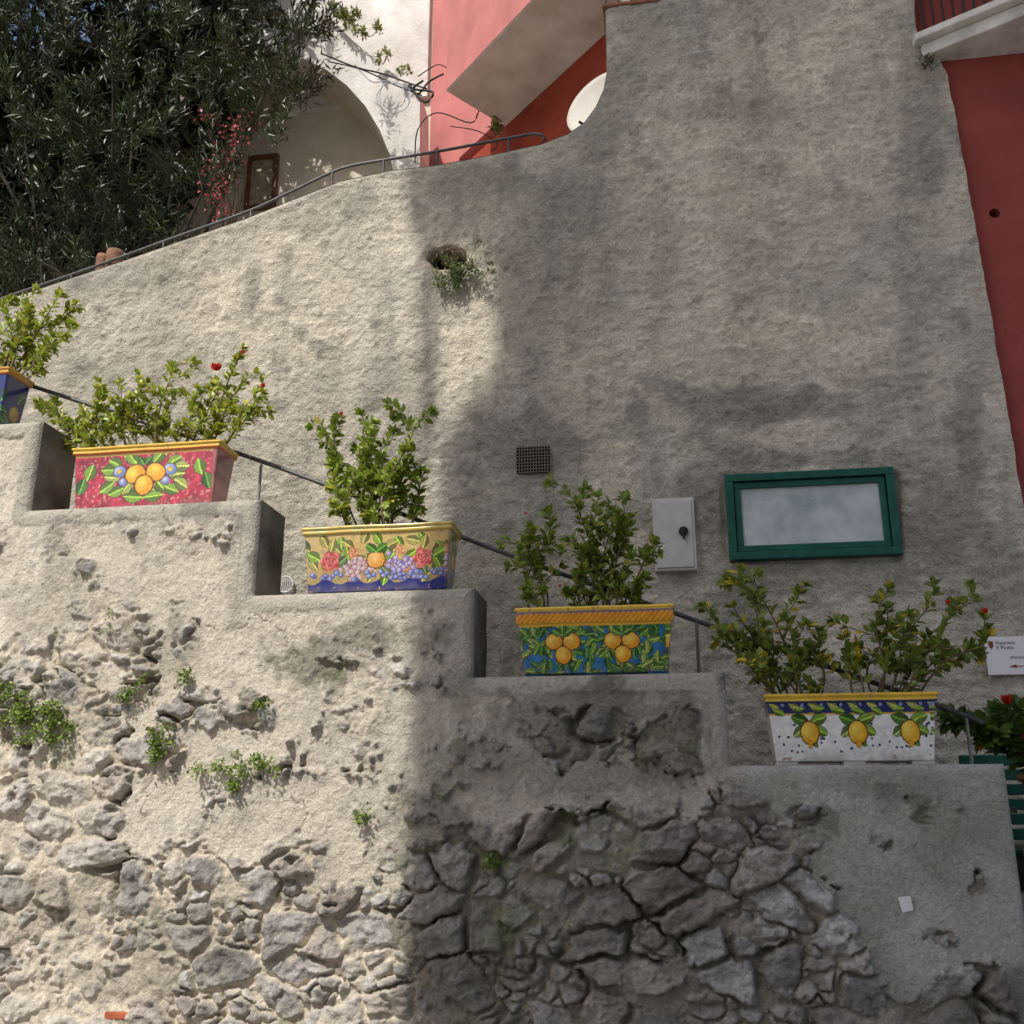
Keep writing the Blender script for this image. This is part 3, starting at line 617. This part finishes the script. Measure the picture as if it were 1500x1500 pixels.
# ================================================================== window
wn=empty("small_window")
a=W(1060,703,YB);b=W(1305,683,YB);c=W(1320,810,YB);d=W(1070,827,YB)
x0=(a[0]+d[0])/2;x1=(b[0]+c[0])/2;z1=(a[2]+b[2])/2;z0=(c[2]+d[2])/2
def frame(nm,x0,x1,z0,z1,t,ya,yb,m,par,bev=.004):
    box(nm+"_top",(x0,ya,z1-t),(x1,yb,z1),m,par,bev);box(nm+"_bottom",(x0,ya,z0),(x1,yb,z0+t),m,par,bev)
    box(nm+"_left",(x0,ya+.001,z0+t+.0005),(x0+t,yb,z1-t-.0005),m,par,bev);box(nm+"_right",(x1-t,ya+.001,z0+t+.0005),(x1,yb,z1-t-.0005),m,par,bev)
frame("frame",x0,x1,z0,z1,.05,YB-.055,YB+.05,M_green,wn)
frame("sash",x0+.055,x1-.055,z0+.055,z1-.055,.04,YB-.035,YB+.03,M_green,wn)
gm,gnt,gb=newmat("frosted_glass"); tc=N(gnt,'ShaderNodeTexCoord'); no=N(gnt,'ShaderNodeTexNoise',Scale=3.,Detail=6.,Roughness=.7); gnt.links.new(tc.outputs['Object'],no.inputs['Vector'])
cr=N(gnt,'ShaderNodeValToRGB'); cr.color_ramp.elements[0].color=(.30,.38,.39,1);cr.color_ramp.elements[1].color=(.60,.67,.67,1);cr.color_ramp.elements[0].position=.35;cr.color_ramp.elements[1].position=.65
gnt.links.new(no.outputs['Fac'],cr.inputs[0]);gnt.links.new(cr.outputs[0],gb.inputs['Base Color']);gb.inputs['Roughness'].default_value=.12;gb.inputs['Specular IOR Level'].default_value=.7
n2=N(gnt,'ShaderNodeTexNoise',Scale=90.,Detail=3.);gnt.links.new(tc.outputs['Object'],n2.inputs['Vector']);bp=N(gnt,'ShaderNodeBump',Strength=.6,Distance=.003);gnt.links.new(n2.outputs['Fac'],bp.inputs['Height']);gnt.links.new(bp.outputs[0],gb.inputs['Normal'])
box("glass",(x0+.09,YB-.018,z0+.09),(x1-.09,YB-.010,z1-.09),gm,wn)
# ================================================================== meter box
mb_=empty("utility_meter_box")
a=W(953,735,YB);b=W(1015,730,YB);c=W(1022,835,YB);d=W(962,841,YB)
x0=(a[0]+d[0])/2;x1=(b[0]+c[0])/2;z1=(a[2]+b[2])/2;z0=(c[2]+d[2])/2
M_box=mat("grey_plastic",(.54,.54,.51),.5,.12,9,.1)
box("frame",(x0,YB-.045,z0),(x1,YB+.03,z1),M_box,mb_,.006)
box("door",(x0+.018,YB-.055,z0+.018),(x1-.018,YB-.0455,z1-.018),M_box,mb_,.005)
M_blk=mat("black_plastic",(.015,.015,.015),.5)
kx=x0+(x1-x0)*.72;kz=z0+(z1-z0)*.52
tubes("lock",[([(kx,YB-.056,kz),(kx,YB-.075,kz)],.030),([(kx,YB-.078,kz-.005),(kx,YB-.08,kz-.055)],.008)],M_blk,mb_,20)
tubes("lock_boss",[([(kx,YB-.0745,kz),(kx,YB-.0775,kz)],[.030,.012]),([(kx,YB-.0776,kz),(kx,YB-.0785,kz)],[.012,.0005])],M_blk,mb_,20)
# ================================================================== vents
vg=empty("vent_grille")
a=W(757,657,YB);c=W(807,692,YB); x0,x1,z0,z1=a[0],c[0],c[2],a[2]
box("dark_backing",(x0,YB-.012,z0),(x1,YB-.006,z1),mat("painted_void",(.012,.011,.01),.9),vg)  # flat near-black panel; the darkness behind the mesh is only its colour
L_=[]
for i in range(13): xx=x0+(x1-x0)*i/12; L_.append(([(xx,YB-.020,z0),(xx,YB-.020,z1)],.0026))
for i in range(9): zz=z0+(z1-z0)*i/8; L_.append(([(x0,YB-.024,zz),(x1,YB-.024,zz)],.0026))
tubes("mesh",L_,mat("rusty_wire",(.26,.24,.2),.7,.3,60,metal=.3),vg,5)
av=empty("round_vent")
c=W(418,856,YB-.03)
L_=[([c+np.array([.055*cos(t),0,.055*sin(t)]) for t in np.linspace(0,2*pi,25)],.006)]
for i in range(-3,4):
    xx=i*.014; hh=math.sqrt(max(.055**2-xx*xx,0)); L_.append(([c+np.array([xx,0,-hh]),c+np.array([xx,0,hh])],.0035))
tubes("louvres",L_,mat("white_plastic",(.6,.6,.58),.5),av,6)
# ================================================================== direction sign
sg=empty("direction_sign")
a=W(1440,934,YB-.03);c=W(1535,988,YB-.03); x0,x1,z0,z1=a[0],c[0],c[2],a[2]
M_sw=mat("sign_enamel",(.82,.82,.82),.4,.03,4,0)
box("panel",(x0,YB-.05,z0),(x1,YB-.03,z1),M_sw,sg,.004)
box("stand_off",(x0+.05,YB-.03,z0+.05),(x1-.05,YB+.02,z1-.05),M_box,sg)
M_tx=mat("sign_print",(.25,.05,.05),.6)
M_tg=mat("sign_print_grey",(.25,.25,.26),.6)
for s,tx_,tz_,sz,m in[("Ristorante",x0+.06,z1-.045,.026,M_tg),("Il Pirata",x0+.06,z1-.075,.032,M_tg),("SPIAGGIA - BEACH",x0+.13,z0+.095,.022,M_tg)]:
    cu=bpy.data.curves.new("lettering",'FONT'); cu.body=s; cu.size=sz; cu.extrude=.0006; ob=bpy.data.objects.new("lettering",cu); ob.location=(tx_,YB-.0515,tz_); ob.rotation_euler=(pi/2,0,0); cu.materials.append(m); link(ob,sg)
zc=z0+.05
prism("arrow",[(x0+.12,YB-.0535,zc),(x0+.16,YB-.0535,zc-.010),(x0+.16,YB-.0535,zc-.002),(x1-.05,YB-.0535,zc-.002),(x1-.05,YB-.0535,zc+.002),(x0+.16,YB-.0535,zc+.002),(x0+.16,YB-.0535,zc+.010)],(0,.002,0),M_tx,sg)
prism("badge",[(x0+.02,YB-.0535,z1-.03),(x0+.045,YB-.0535,z1-.03),(x0+.045,YB-.0535,z1-.055),(x0+.0325,YB-.0535,z1-.075),(x0+.02,YB-.0535,z1-.055)],(0,.002,0),M_tx,sg)
# ================================================================== green bench (lower right)
gbn=empty("green_bench")
p=W(1405,1106,.9); x0=p[0]; zt_=p[2]; x1=x0+1.4
for i in range(6): box("slat",(x0,.9+i*.012,zt_-.055-i*.075),(x1,.93+i*.012,zt_-i*.075),M_green,gbn,.006)
for i in range(4): box("seat_slat",(x0,.55+i*.09,zt_-.50),(x1,.62+i*.09,zt_-.47),M_green,gbn,.006)
for xx in(x0+.1,x1-.15):
    box("leg",(xx,.54,0.),(xx+.05,.60,zt_-.505),M_iron,gbn,.004); box("leg",(xx,1.0,0.),(xx+.05,1.05,zt_-.03),M_iron,gbn,.004); box("arm",(xx,.54,zt_-.30),(xx+.05,1.0,zt_-.27),M_iron,gbn,.004)
# ================================================================== red building on the right
rb=empty("red_building")
ys=YB+.07
zt2=11
hx=W(1457,312,ys)
def wall_hole(x0,x1,z0,z1,y,hc,r,m,par):
    n=32; V=[];Fs=[]
    for k in range(n): t=2*pi*k/n; V.append((hc[0]+r*cos(t),y,hc[2]+r*sin(t)))
    for k in range(n):
        t=2*pi*k/n; c_,s_=cos(t),sin(t); m_=max(abs(c_),abs(s_)); V.append((hc[0]+.3*c_/m_,y,hc[2]+.3*s_/m_))
    for k in range(n): Fs.append((k,(k+1)%n,n+(k+1)%n,n+k))
    o=len(V)
    for k in range(n): t=2*pi*k/n; V.append((hc[0]+r*cos(t),y+.12,hc[2]+r*sin(t)))
    for k in range(n): Fs.append((k,(k+1)%n,o+(k+1)%n,o+k))
    Fs.append(tuple(range(o,o+n)))
    a,b,c_,d_=hc[0]-.3,hc[0]+.3,hc[2]-.3,hc[2]+.3
    for (p,q,r_,s_) in[(x0,a,z0,z1),(b,x1,z0,z1),(a,b,z0,c_),(a,b,d_,z1)]:
        o=len(V); V+=[(p,y,r_),(q,y,r_),(q,y,s_),(p,y,s_)]; Fs.append((o,o+1,o+2,o+3))
    return pydata("facade",V,Fs,m,par)
wall_hole(min(rex)-.1,7,0,zt2,ys,hx,.036,M_red,rb)
box("body",(min(rex)-.09,ys+.125,0),(7,7,zt2),M_red,rb)
C1=W(1352,82,YB-.02); zu=C1[2]; C2=WZ(1500,22,zu); dv=C2-C1; C3=C1+dv*3.0
M_bw=mat("white_balcony_paint",(.70,.68,.63),.85,.3,5,.4,.005,50)
poly=[C1,C3,np.array([C3[0],ys-.002,zu]),np.array([C1[0]+.0,ys-.002,zu])]
bl=empty("balcony"); 
prism("slab",poly,(0,0,.10),M_bw,bl,.01)
poly2=[p+np.array([0,0,.103])+ (np.array([-.05,-.05,0]) if i<2 else np.array([-.05,0,0])) for i,p in enumerate(poly)]
prism("cornice",poly2,(0,0,.06),M_bw,bl,.01)
L_=[]
up=np.array([0,0,1.])
for i in range(30):
    p=C1+dv*3*i/29+np.array([.05,.05,.163]); L_.append(([p,p+up*.9],.009))
L_.append(([C1+np.array([.05,.05,.24]),C3+np.array([.05,.05,.24])],.011)); L_.append(([C1+np.array([.05,.05,1.06]),C3+np.array([.05,.05,1.06])],.014))
tubes("iron_railing",L_,M_blk,bl)
# ================================================================== pink building upper left
pk=empty("pink_house")
Bp=W(740,186,4.6); zu=Bp[2]; Ap=WZ(654,134,zu); A2p=WZ(781,0,zu); B2p=WZ(889,60,zu)
e1=(Ap-A2p)/np.linalg.norm(Ap-A2p); 
LB=np.linalg.norm(B2p-Bp)+.45
B3p=Bp-e1*LB; A5=Ap-e1*LB
prism("balcony_slab",[Ap,Bp,B3p,A5],(0,0,.16),M_soff,pk,.008)
inw=(Bp-Ap)/np.linalg.norm(Bp-Ap)
o=-inw*.006
prism("balcony_parapet",[Ap+o+up*.012,A5+o+up*.012,A5+o+up*1.4,Ap+o+up*1.4],inw*.004,M_pink,pk)
prism("balcony_parapet_core",[Ap+up*.163,A5+up*.163,A5+up*1.4,Ap+up*1.4],inw*.14,M_pink,pk)
def solve(px):
    lo_,hi_=-1.,12.
    for _ in range(60):
        m_=(lo_+hi_)/2; q_=Bp+e1*m_; u_,v_=to_image_px(q_[0],q_[1],q_[2])
        if u_>px: lo_=m_
        else: hi_=m_
    return Bp+e1*lo_
Lp=solve(609); Mp=solve(672)
n_=np.array([e1[1],-e1[0],0]); n_=n_ if n_@inw<0 else -n_
def vwall(nm,p,q,z0,z1,m,th=.3,off=0):
    p=p.copy();q=q.copy();p[2]=q[2]=z0; p=p+n_*off; q=q+n_*off
    return prism(nm,[p,q,q+up*(z1-z0),p+up*(z1-z0)],-n_*th,m,pk)
vwall("facade_left",Lp,Mp,zu-6,zu+7,M_pink)
vwall("facade_lower",Mp,B3p,zu-6,zu-.002,M_dred)
vwall("facade_upper",Mp,B3p,zu+.162,zu+7,M_pink)
prism("facade_return",[Lp*np.array([1,1,0])+up*(zu-6),Lp*np.array([1,1,0])+up*(zu+7),(Lp-n_*4)*np.array([1,1,0])+up*(zu+7),(Lp-n_*4)*np.array([1,1,0])+up*(zu-6)],-e1*.2,M_pink,pk)
# cables
M_cab=mat("black_cable",(.02,.02,.022),.6,.2,20)
M_cab2=mat("pale_cable",(.35,.45,.5),.5,.1,20)
uc=empty("utility_cables")
def cab(lst,y): return resample([W(a,b,y) for a,b in lst],5)
L_=[(cab([(470,78),(520,98),(560,108),(600,122),(625,130)],4.4),.010),(cab([(480,90),(530,102),(580,125),(618,140)],4.4),.008),(cab([(608,238),(612,190),(640,165),(690,180),(705,160),(735,178)],4.4),.008),
 (cab([(600,122),(612,138),(628,120),(650,108)],4.38),.012),(cab([(612,112),(640,95),(655,100)],4.36),.007),(cab([(598,125),(622,150),(634,135),(606,130),(620,118)],4.35),.014),(cab([(660,185),(700,192),(728,210),(720,222)],4.3),.006)]
tubes("black_cables",L_,M_cab,uc,6)
L_=[(cab([(562,120),(556,145),(572,160),(592,150),(588,125),(566,122)],4.35),.005),(cab([(570,118),(552,140),(566,165),(596,158),(600,130)],4.33),.005),(cab([(520,95),(545,120),(570,118),(600,128)],4.35),.005)]
tubes("pale_cables",L_,M_cab2,uc,6)
# satellite dish
sd=empty("satellite_dish"); c=W(884,158,3.0); nd=np.array([-.45,-.85,.25]); nd/=np.linalg.norm(nd); ta=np.cross(nd,up); ta/=np.linalg.norm(ta); tb=np.cross(ta,nd)
r0=.34; V=[];ns=48
for i in range(9):
    r=r0*i/8
    for k in range(ns): t=2*pi*k/ns; V.append(c+ta*r*cos(t)+tb*r*1.08*sin(t)+nd*.09*(i/8)**2)
for k in range(ns): t=2*pi*k/ns; V.append(c+ta*(r0+.008)*cos(t)+tb*(r0*1.08+.008)*sin(t)+nd*.082)
Fs=[(i*ns+k,i*ns+(k+1)%ns,(i+1)*ns+(k+1)%ns,(i+1)*ns+k) for i in range(9) for k in range(ns)]
mesh_np("reflector",V,Fs,mat("dish_paint",(.50,.47,.42),.6,.1,4),None,True,sd)
tubes("arm",[([c-tb*.36,c-tb*.5+nd*.3],.012),([c-nd*.01,c-nd*.12-tb*.1,c-nd*.12-tb*1.2],.02)],M_iron,sd)
# hanging basket
hb=empty("hanging_basket"); c=W(857,104,4.0); V=[]
rng=np.random.default_rng(3)
for r,z in[(.005,-.10),(.05,-.09),(.085,-.03),(.09,.03),(.08,.035)]:
    for k in range(20): V.append((c[0]+r*cos(2*pi*k/20),c[1]+r*sin(2*pi*k/20),c[2]+z))
mesh_np("basket",V,[(i*20+k,i*20+(k+1)%20,(i+1)*20+(k+1)%20,(i+1)*20+k) for i in range(4) for k in range(20)],mat("wicker",(.28,.17,.07),.9,.4,50),None,True,hb)
tubes("hangers",[([c+np.array([.08*cos(t),.08*sin(t),.03]),c+up*.45],.003) for t in(0,2.1,4.2)],M_iron,hb,5)
nl=150; D_=rng.normal(size=(nl,3)); D_[:,2]=D_[:,2]*.6
leaves_mesh("dry_foliage",c+np.array([0,0,.03])+rng.normal(size=(nl,3))*.04,D_,rng.normal(size=(nl,3)),np.full(nl,.07),np.full(nl,.012),np.tile([.35,.22,.09],(nl,1))*rng.uniform(.6,1.3,(nl,1)),M_leaf,hb,True)
# ================================================================== white house with arch
wh=empty("white_house")
M_lime=mat("limewash",(.62,.60,.54),.92,.3,1.6,.7,.012,25,c2=(.80,.79,.76))
M_beige=mat("beige_limewash",(.58,.51,.39),.92,.15,1.2,.5,.008,30,c2=(.74,.68,.57))
yh=5.0
arch=[(578,262),(570,225),(556,190),(535,155),(508,125),(478,102),(445,86),(405,76),(350,72),(290,78),(240,90)]
outer=[(615,262),(615,138),(560,95),(515,58),(480,22),(462,-10),(300,-60),(240,-60)]
P1=[W(a,b,yh) for a,b in outer]; P2=[W(a,b,yh) for a,b in arch[::-1]]
prism("arched_facade",P1+P2,(0,.45,0),M_lime,wh)
V=[]
for a,b in arch:
    p=W(a,b,yh+.01); V+=[(p[0]-.004,p[1],p[2]-.004),(p[0]-.004,p[1]+.8,p[2]-.004)]
Fs=[(2*i,2*i+1,2*i+3,2*i+2) for i in range(len(arch)-1)]
pydata("vault",V,Fs,M_beige,wh,smooth=True)
yr=5.8
a=W(-300,-60,yr); b=W(640,-60,yr)
box("rear_wall",(a[0],yr,3),(b[0],yr+.3,W(400,60,yr)[2]+.35),M_beige,wh)
a=W(455,-300,yr); b=W(640,-300,yr)
box("upper_storey",(a[0],yr-.08,W(500,160,yr)[2]),(b[0],9,22),M_lime,wh)
a=W(363,228,yr-.08);c=W(401,302,yr-.08); M_wood=mat("brown_wood",(.13,.06,.03),.6,.3,20)
frame("window_frame",a[0],c[0],c[2],a[2],.05,yr-.08,yr-.005,M_wood,wh); box("window_pane",(a[0]+.05,yr-.03,c[2]+.05),(c[0]-.05,yr-.01,a[2]-.05),mat("painted_tile",(.35,.3,.2),.4,.5,14),wh)
for (px,py,r) in[(168,378,.07),(150,384,.05)]:
    c=W(px,py,YB+.2); V=[]
    for rr,z in[(r*.3,.05),(r*.9,.06),(r,.02),(r*.9,-.1),(r*.7,-.2)]:
        for k in range(20): V.append((c[0]+rr*cos(2*pi*k/20),c[1]+rr*sin(2*pi*k/20),c[2]+z))
    mesh_np("terracotta_pot",V,[(i*20+k,i*20+(k+1)%20,(i+1)*20+(k+1)%20,(i+1)*20+k) for i in range(4) for k in range(20)],mat("old_terracotta",(.20,.11,.07),.9,.4,12))
# ================================================================== oleander tree
def inpoly(x,y,poly):
    c=False; n=len(poly); j=n-1
    for i in range(n):
        if (poly[i][1]>y)!=(poly[j][1]>y) and x<(poly[j][0]-poly[i][0])*(y-poly[i][1])/(poly[j][1]-poly[i][1])+poly[i][0]: c=not c
        j=i
    return c
def tree(name,poly,y0,y1,nclump,nl,base,seed,c0,c1,ll=.13,limbs=14,wr=.17,spread=1.):
    rng=np.random.default_rng(seed); E=empty(name); cen=[]
    xs_=[p[0] for p in poly]; ys_=[p[1] for p in poly]
    while len(cen)<nclump:
        a,b=rng.uniform(min(xs_),max(xs_)),rng.uniform(min(ys_),max(ys_))
        if inpoly(a,b,poly): cen.append(W(a,b,rng.uniform(y0,y1)))
    cen=np.array(cen); T=[]; base=np.array(base)
    hub=[]
    for i in range(limbs):
        t=cen[rng.integers(len(cen))]; b0=base+np.array([rng.normal()*.25,rng.normal()*.15,0]); mid=b0*.45+t*.55+np.array([rng.normal()*.1,0,.25])
        pl_=resample([b0,b0*.7+mid*.3+rng.normal(size=3)*.08,mid+rng.normal(size=3)*.08,t],4)
        T.append((pl_,list(np.linspace(.04,.006,13)))); hub+=pl_[5:-1]
    hub=np.array(hub); P=[];D=[];NN=[];L=[];C=[]
    for c in cen:
        dd=np.linalg.norm(hub-c,axis=1); h=hub[np.argmin(dd)]
        out=c-h; L0=np.linalg.norm(out)
        if L0<.5: T.append(([h,h*.4+c*.6+rng.normal(size=3)*.05,c],[.006,.004,.002]))
        else: T.append(([c-np.array([0,0,.25]),c],[.004,.002]))
        out=out/(L0+.3)+np.array([0,-.1,.5]); out/=np.linalg.norm(out); sh=rng.uniform(.45,1.3)
        k=int(nl*rng.uniform(.6,1.4)); sp=rng.uniform(-1,1,(k,1))*.16*spread
        p=c+out*sp+rng.normal(size=(k,3))*.04*spread; d=rng.normal(size=(k,3))*.6+out*.9
        P.append(p);D.append(d);NN.append(rng.normal(size=(k,3))+np.array([0,-.4,1.]));L.append(ll*rng.uniform(.6,1.2,k)); q=rng.random((k,1)); C.append((np.array(c0)*(1-q)+np.array(c1)*q)*sh)
    tubes("trunk_and_limbs",T,M_bark,E,6)
    L=np.concatenate(L)
    leaves_mesh("foliage",np.concatenate(P),np.concatenate(D),np.concatenate(NN),L,L*wr,np.concatenate(C),M_dleaf,E,True)
pol=[(-250,-120),(500,-120),(505,10),(485,60),(495,110),(460,150),(425,180),(385,190),(365,235),(335,285),(320,320),(285,345),(250,365),(150,400),(60,425),(-60,470),(-250,520)]
b_=W(150,430,3.3)
tree("oleander_tree",pol,2.6,4.2,620,70,(b_[0],3.4,np.interp(b_[0],tx,tz)-.2),4,(.015,.030,.009),(.06,.085,.025),.125,20)
pol2=[(-300,-120),(400,-120),(430,20),(370,90),(330,180),(290,240),(250,320),(150,395),(0,440),(-250,520)]
b_=W(60,430,5.0)
tree("dark_backing_tree",pol2,4.4,5.6,440,60,(b_[0],5.2,np.interp(b_[0],tx,tz)-.2),8,(.006,.012,.006),(.016,.028,.010),.26,14,.36,1.7)  # leaf mass added behind; its near-black colour stands for deep shade
bv=empty("bougainvillea"); rng=np.random.default_rng(11); P=[];C=[];T=[]
root=W(325,400,4.5)
for (a,b,s) in[(335,195,20),(320,250,18),(312,285,14),(365,180,14),(345,225,14),(300,170,12),(325,310,12),(330,270,14)]:
    c=W(a,b,2.9); k=int(s*2.2); r=s*.0045
    P.append(c+rng.normal(size=(k,3))*r); C.append(np.tile([.45,.10,.12],(k,1))*rng.uniform(.4,1.3,(k,1))); T.append(([root,(root+c)/2+np.array([.1,0,.2]),c],[.012,.008,.003]))
P=np.concatenate(P);C=np.concatenate(C);k=len(P)
leaves_mesh("bracts",P,rng.normal(size=(k,3)),rng.normal(size=(k,3)),np.full(k,.045),np.full(k,.032),C,M_leaf,bv,True)
tubes("vines",T,M_stem,bv,5)
# ================================================================== weeds in wall crevices
def tuft(name,a,b,y,rx,ry,n,ll,c0,c1,seed,wr=.55,outw=.03):
    rng=np.random.default_rng(seed); c=W(a,b,y); s=np.linalg.norm(W(a+10,b,y)-W(a,b,y))/10
    nb=max(3,n//30); cc=np.stack([rng.normal(size=nb)*rx*s*.45,np.zeros(nb),rng.normal(size=nb)*ry*s*.45],1)
    ix=rng.integers(nb,size=n)
    P=c+cc[ix]+np.stack([rng.normal(size=n)*.016,-np.abs(rng.normal(size=n))*outw,rng.normal(size=n)*.014],1)
    D=rng.normal(size=(n,3))*.7+np.array([0,-.6,.25]); q=rng.random((n,1)); C=(np.array(c0)*(1-q)+np.array(c1)*q)*rng.uniform(.7,1.2,(n,1))
    E=empty(name); leaves_mesh("leaves",P,D,rng.normal(size=(n,3))*.5+np.array([0,-.6,1]),ll*rng.uniform(.6,1.3,n),ll*wr*rng.uniform(.8,1.2,n),C,M_leaf,E,True)
    tubes("roots",[([c+np.array([0,.05,0]),p],[.003,.001]) for p in P[:8]],M_stem,E,4)
g0=(.12,.20,.03);g1=(.26,.36,.06)
for i,(a,b,rx,ry,n) in enumerate([(25,1045,50,26,620),(70,1060,36,32,420),(8,1020,20,14,160),(95,1075,20,15,120),(232,1100,18,26,260),(180,1022,14,14,100),(270,990,12,12,90),(350,1120,36,14,260),(385,1125,16,10,90),(340,1150,16,8,80),(290,1125,14,8,50),(535,1200,14,7,70),(725,1265,16,7,110),(160,912,6,12,24),(385,1040,10,18,40),(240,1070,14,12,70),(210,1000,10,10,30)]):
    tuft("wall_weed",a,b,-.02,rx,ry,n,.022,g0,g1,100+i,.7)
tuft("wall_weed",676,405,YB-.04,38,28,1000,.035,(.08,.12,.04),(.22,.26,.09),77,.3,.05)
tuft("wall_weed",662,386,YB-.0,16,6,60,.05,(.14,.11,.05),(.24,.2,.1),78,.15,.04)
tuft("wall_weed",1357,95,YB-.03,16,10,110,.05,(.05,.07,.03),(.14,.13,.06),79,.15,.03)
for i,(a,b,rx,ry,n) in enumerate([(515,30,26,16,300),(540,50,18,12,160),(495,18,14,12,120),(560,90,20,8,80),(585,108,16,6,50),(725,195,8,22,120)]):
    tuft("wall_weed",a,b,4.9 if a<700 else 4.2,rx,ry,n,.07,(.14,.19,.05),(.34,.38,.12),200+i,.4,.05)
rts=tubes("dead_roots",[([W(a,b,YB+.02),W((a+c_)/2+4,(b+d_)/2-5,YB-.04),W(c_,d_,YB-.01)],[.006,.005,.002]) for a,b,c_,d_ in[(640,372,632,388),(648,366,640,384),(668,368,680,380),(655,365,664,380),(645,370,672,366)]],mat("dry_root",(.2,.15,.1),.9),None,5)
a=W(1327,1325,-.02); 
pp=[a+np.array([-.03,0,.03]),a+np.array([.022,-.003,.036]),a+np.array([.03,0,-.022]),a+np.array([-.018,-.002,-.034])]
prism("paper_scrap",pp,(0,.002,0),M_sw)
a=W(184,1487,0); box("brick_fragment",(a[0]-.095,-.028,a[2]-.017),(a[0]+.095,.05,a[2]+.017),mat("brick",(.36,.10,.05),.9,.3,30,.6,.005),None,.007)
# ================================================================== neighbouring building across the lane (unseen; outline shaped to cast the shade)
nbld=empty("neighbouring_building"); YC=-9.
def Q(a,b,y): p=W(a,b,y); return p+S*((YC-p[1])/S[1])
M_nb=mat("cream_stucco",(.74,.68,.58),.9,.06,2,.3)  # kept pale to bounce more light onto the shaded walls
qa=Q(600,1150,0); qb=Q(648,700,YB); qc=Q(655,590,YB); qd=Q(725,545,YB); qe=Q(722,312,YB); qf=Q(590,300,YB)
ztop=Q(900,-60,YB)[2]+.3
zl=(Q(693,866,0)[2]+qb[2])/2
prof=[(qa[0],0),(qa[0],zl),(qb[0],zl+.1),(qc[0],qc[2]-.2),(qc[0]+.15,qc[2]),(qd[0]-.08,qd[2]-.1),(qd[0],qd[2]+.15),(qe[0],qe[2]),(qf[0],qf[2]+.03),(qf[0]+.02,ztop),(5,ztop),(5,0)]
prism("shadow_facade",[(a,YC,b) for a,b in prof],(0,-.3,0),M_nb,nbld)
box("body",(qd[0]+.6,YC-8,0),(5,YC-.301,ztop-.1),M_nb,nbld)
L_=[([(Q(628,640,YB)[0],YC,qc[2]-.3),(Q(628,320,YB)[0],YC,qe[2]+.05)],.055)]
tubes("shadow_pipe",L_,M_iron,nbld)  # pipe added for the thin upright shadow on the tall wall
for k in range(3):
    for j in range(5):
        x_=qd[0]+1.2+k*2.6; z_=1+j*3.3
        frame("window",x_,x_+1.1,z_,z_+1.6,.08,YC+.004,YC+.05,M_white,nbld,.0)
        box("pane",(x_+.08,YC+.004,z_+.08),(x_+1.02,YC+.02,z_+1.52),M_blk,nbld)
print("OBJ",len(bpy.data.objects))
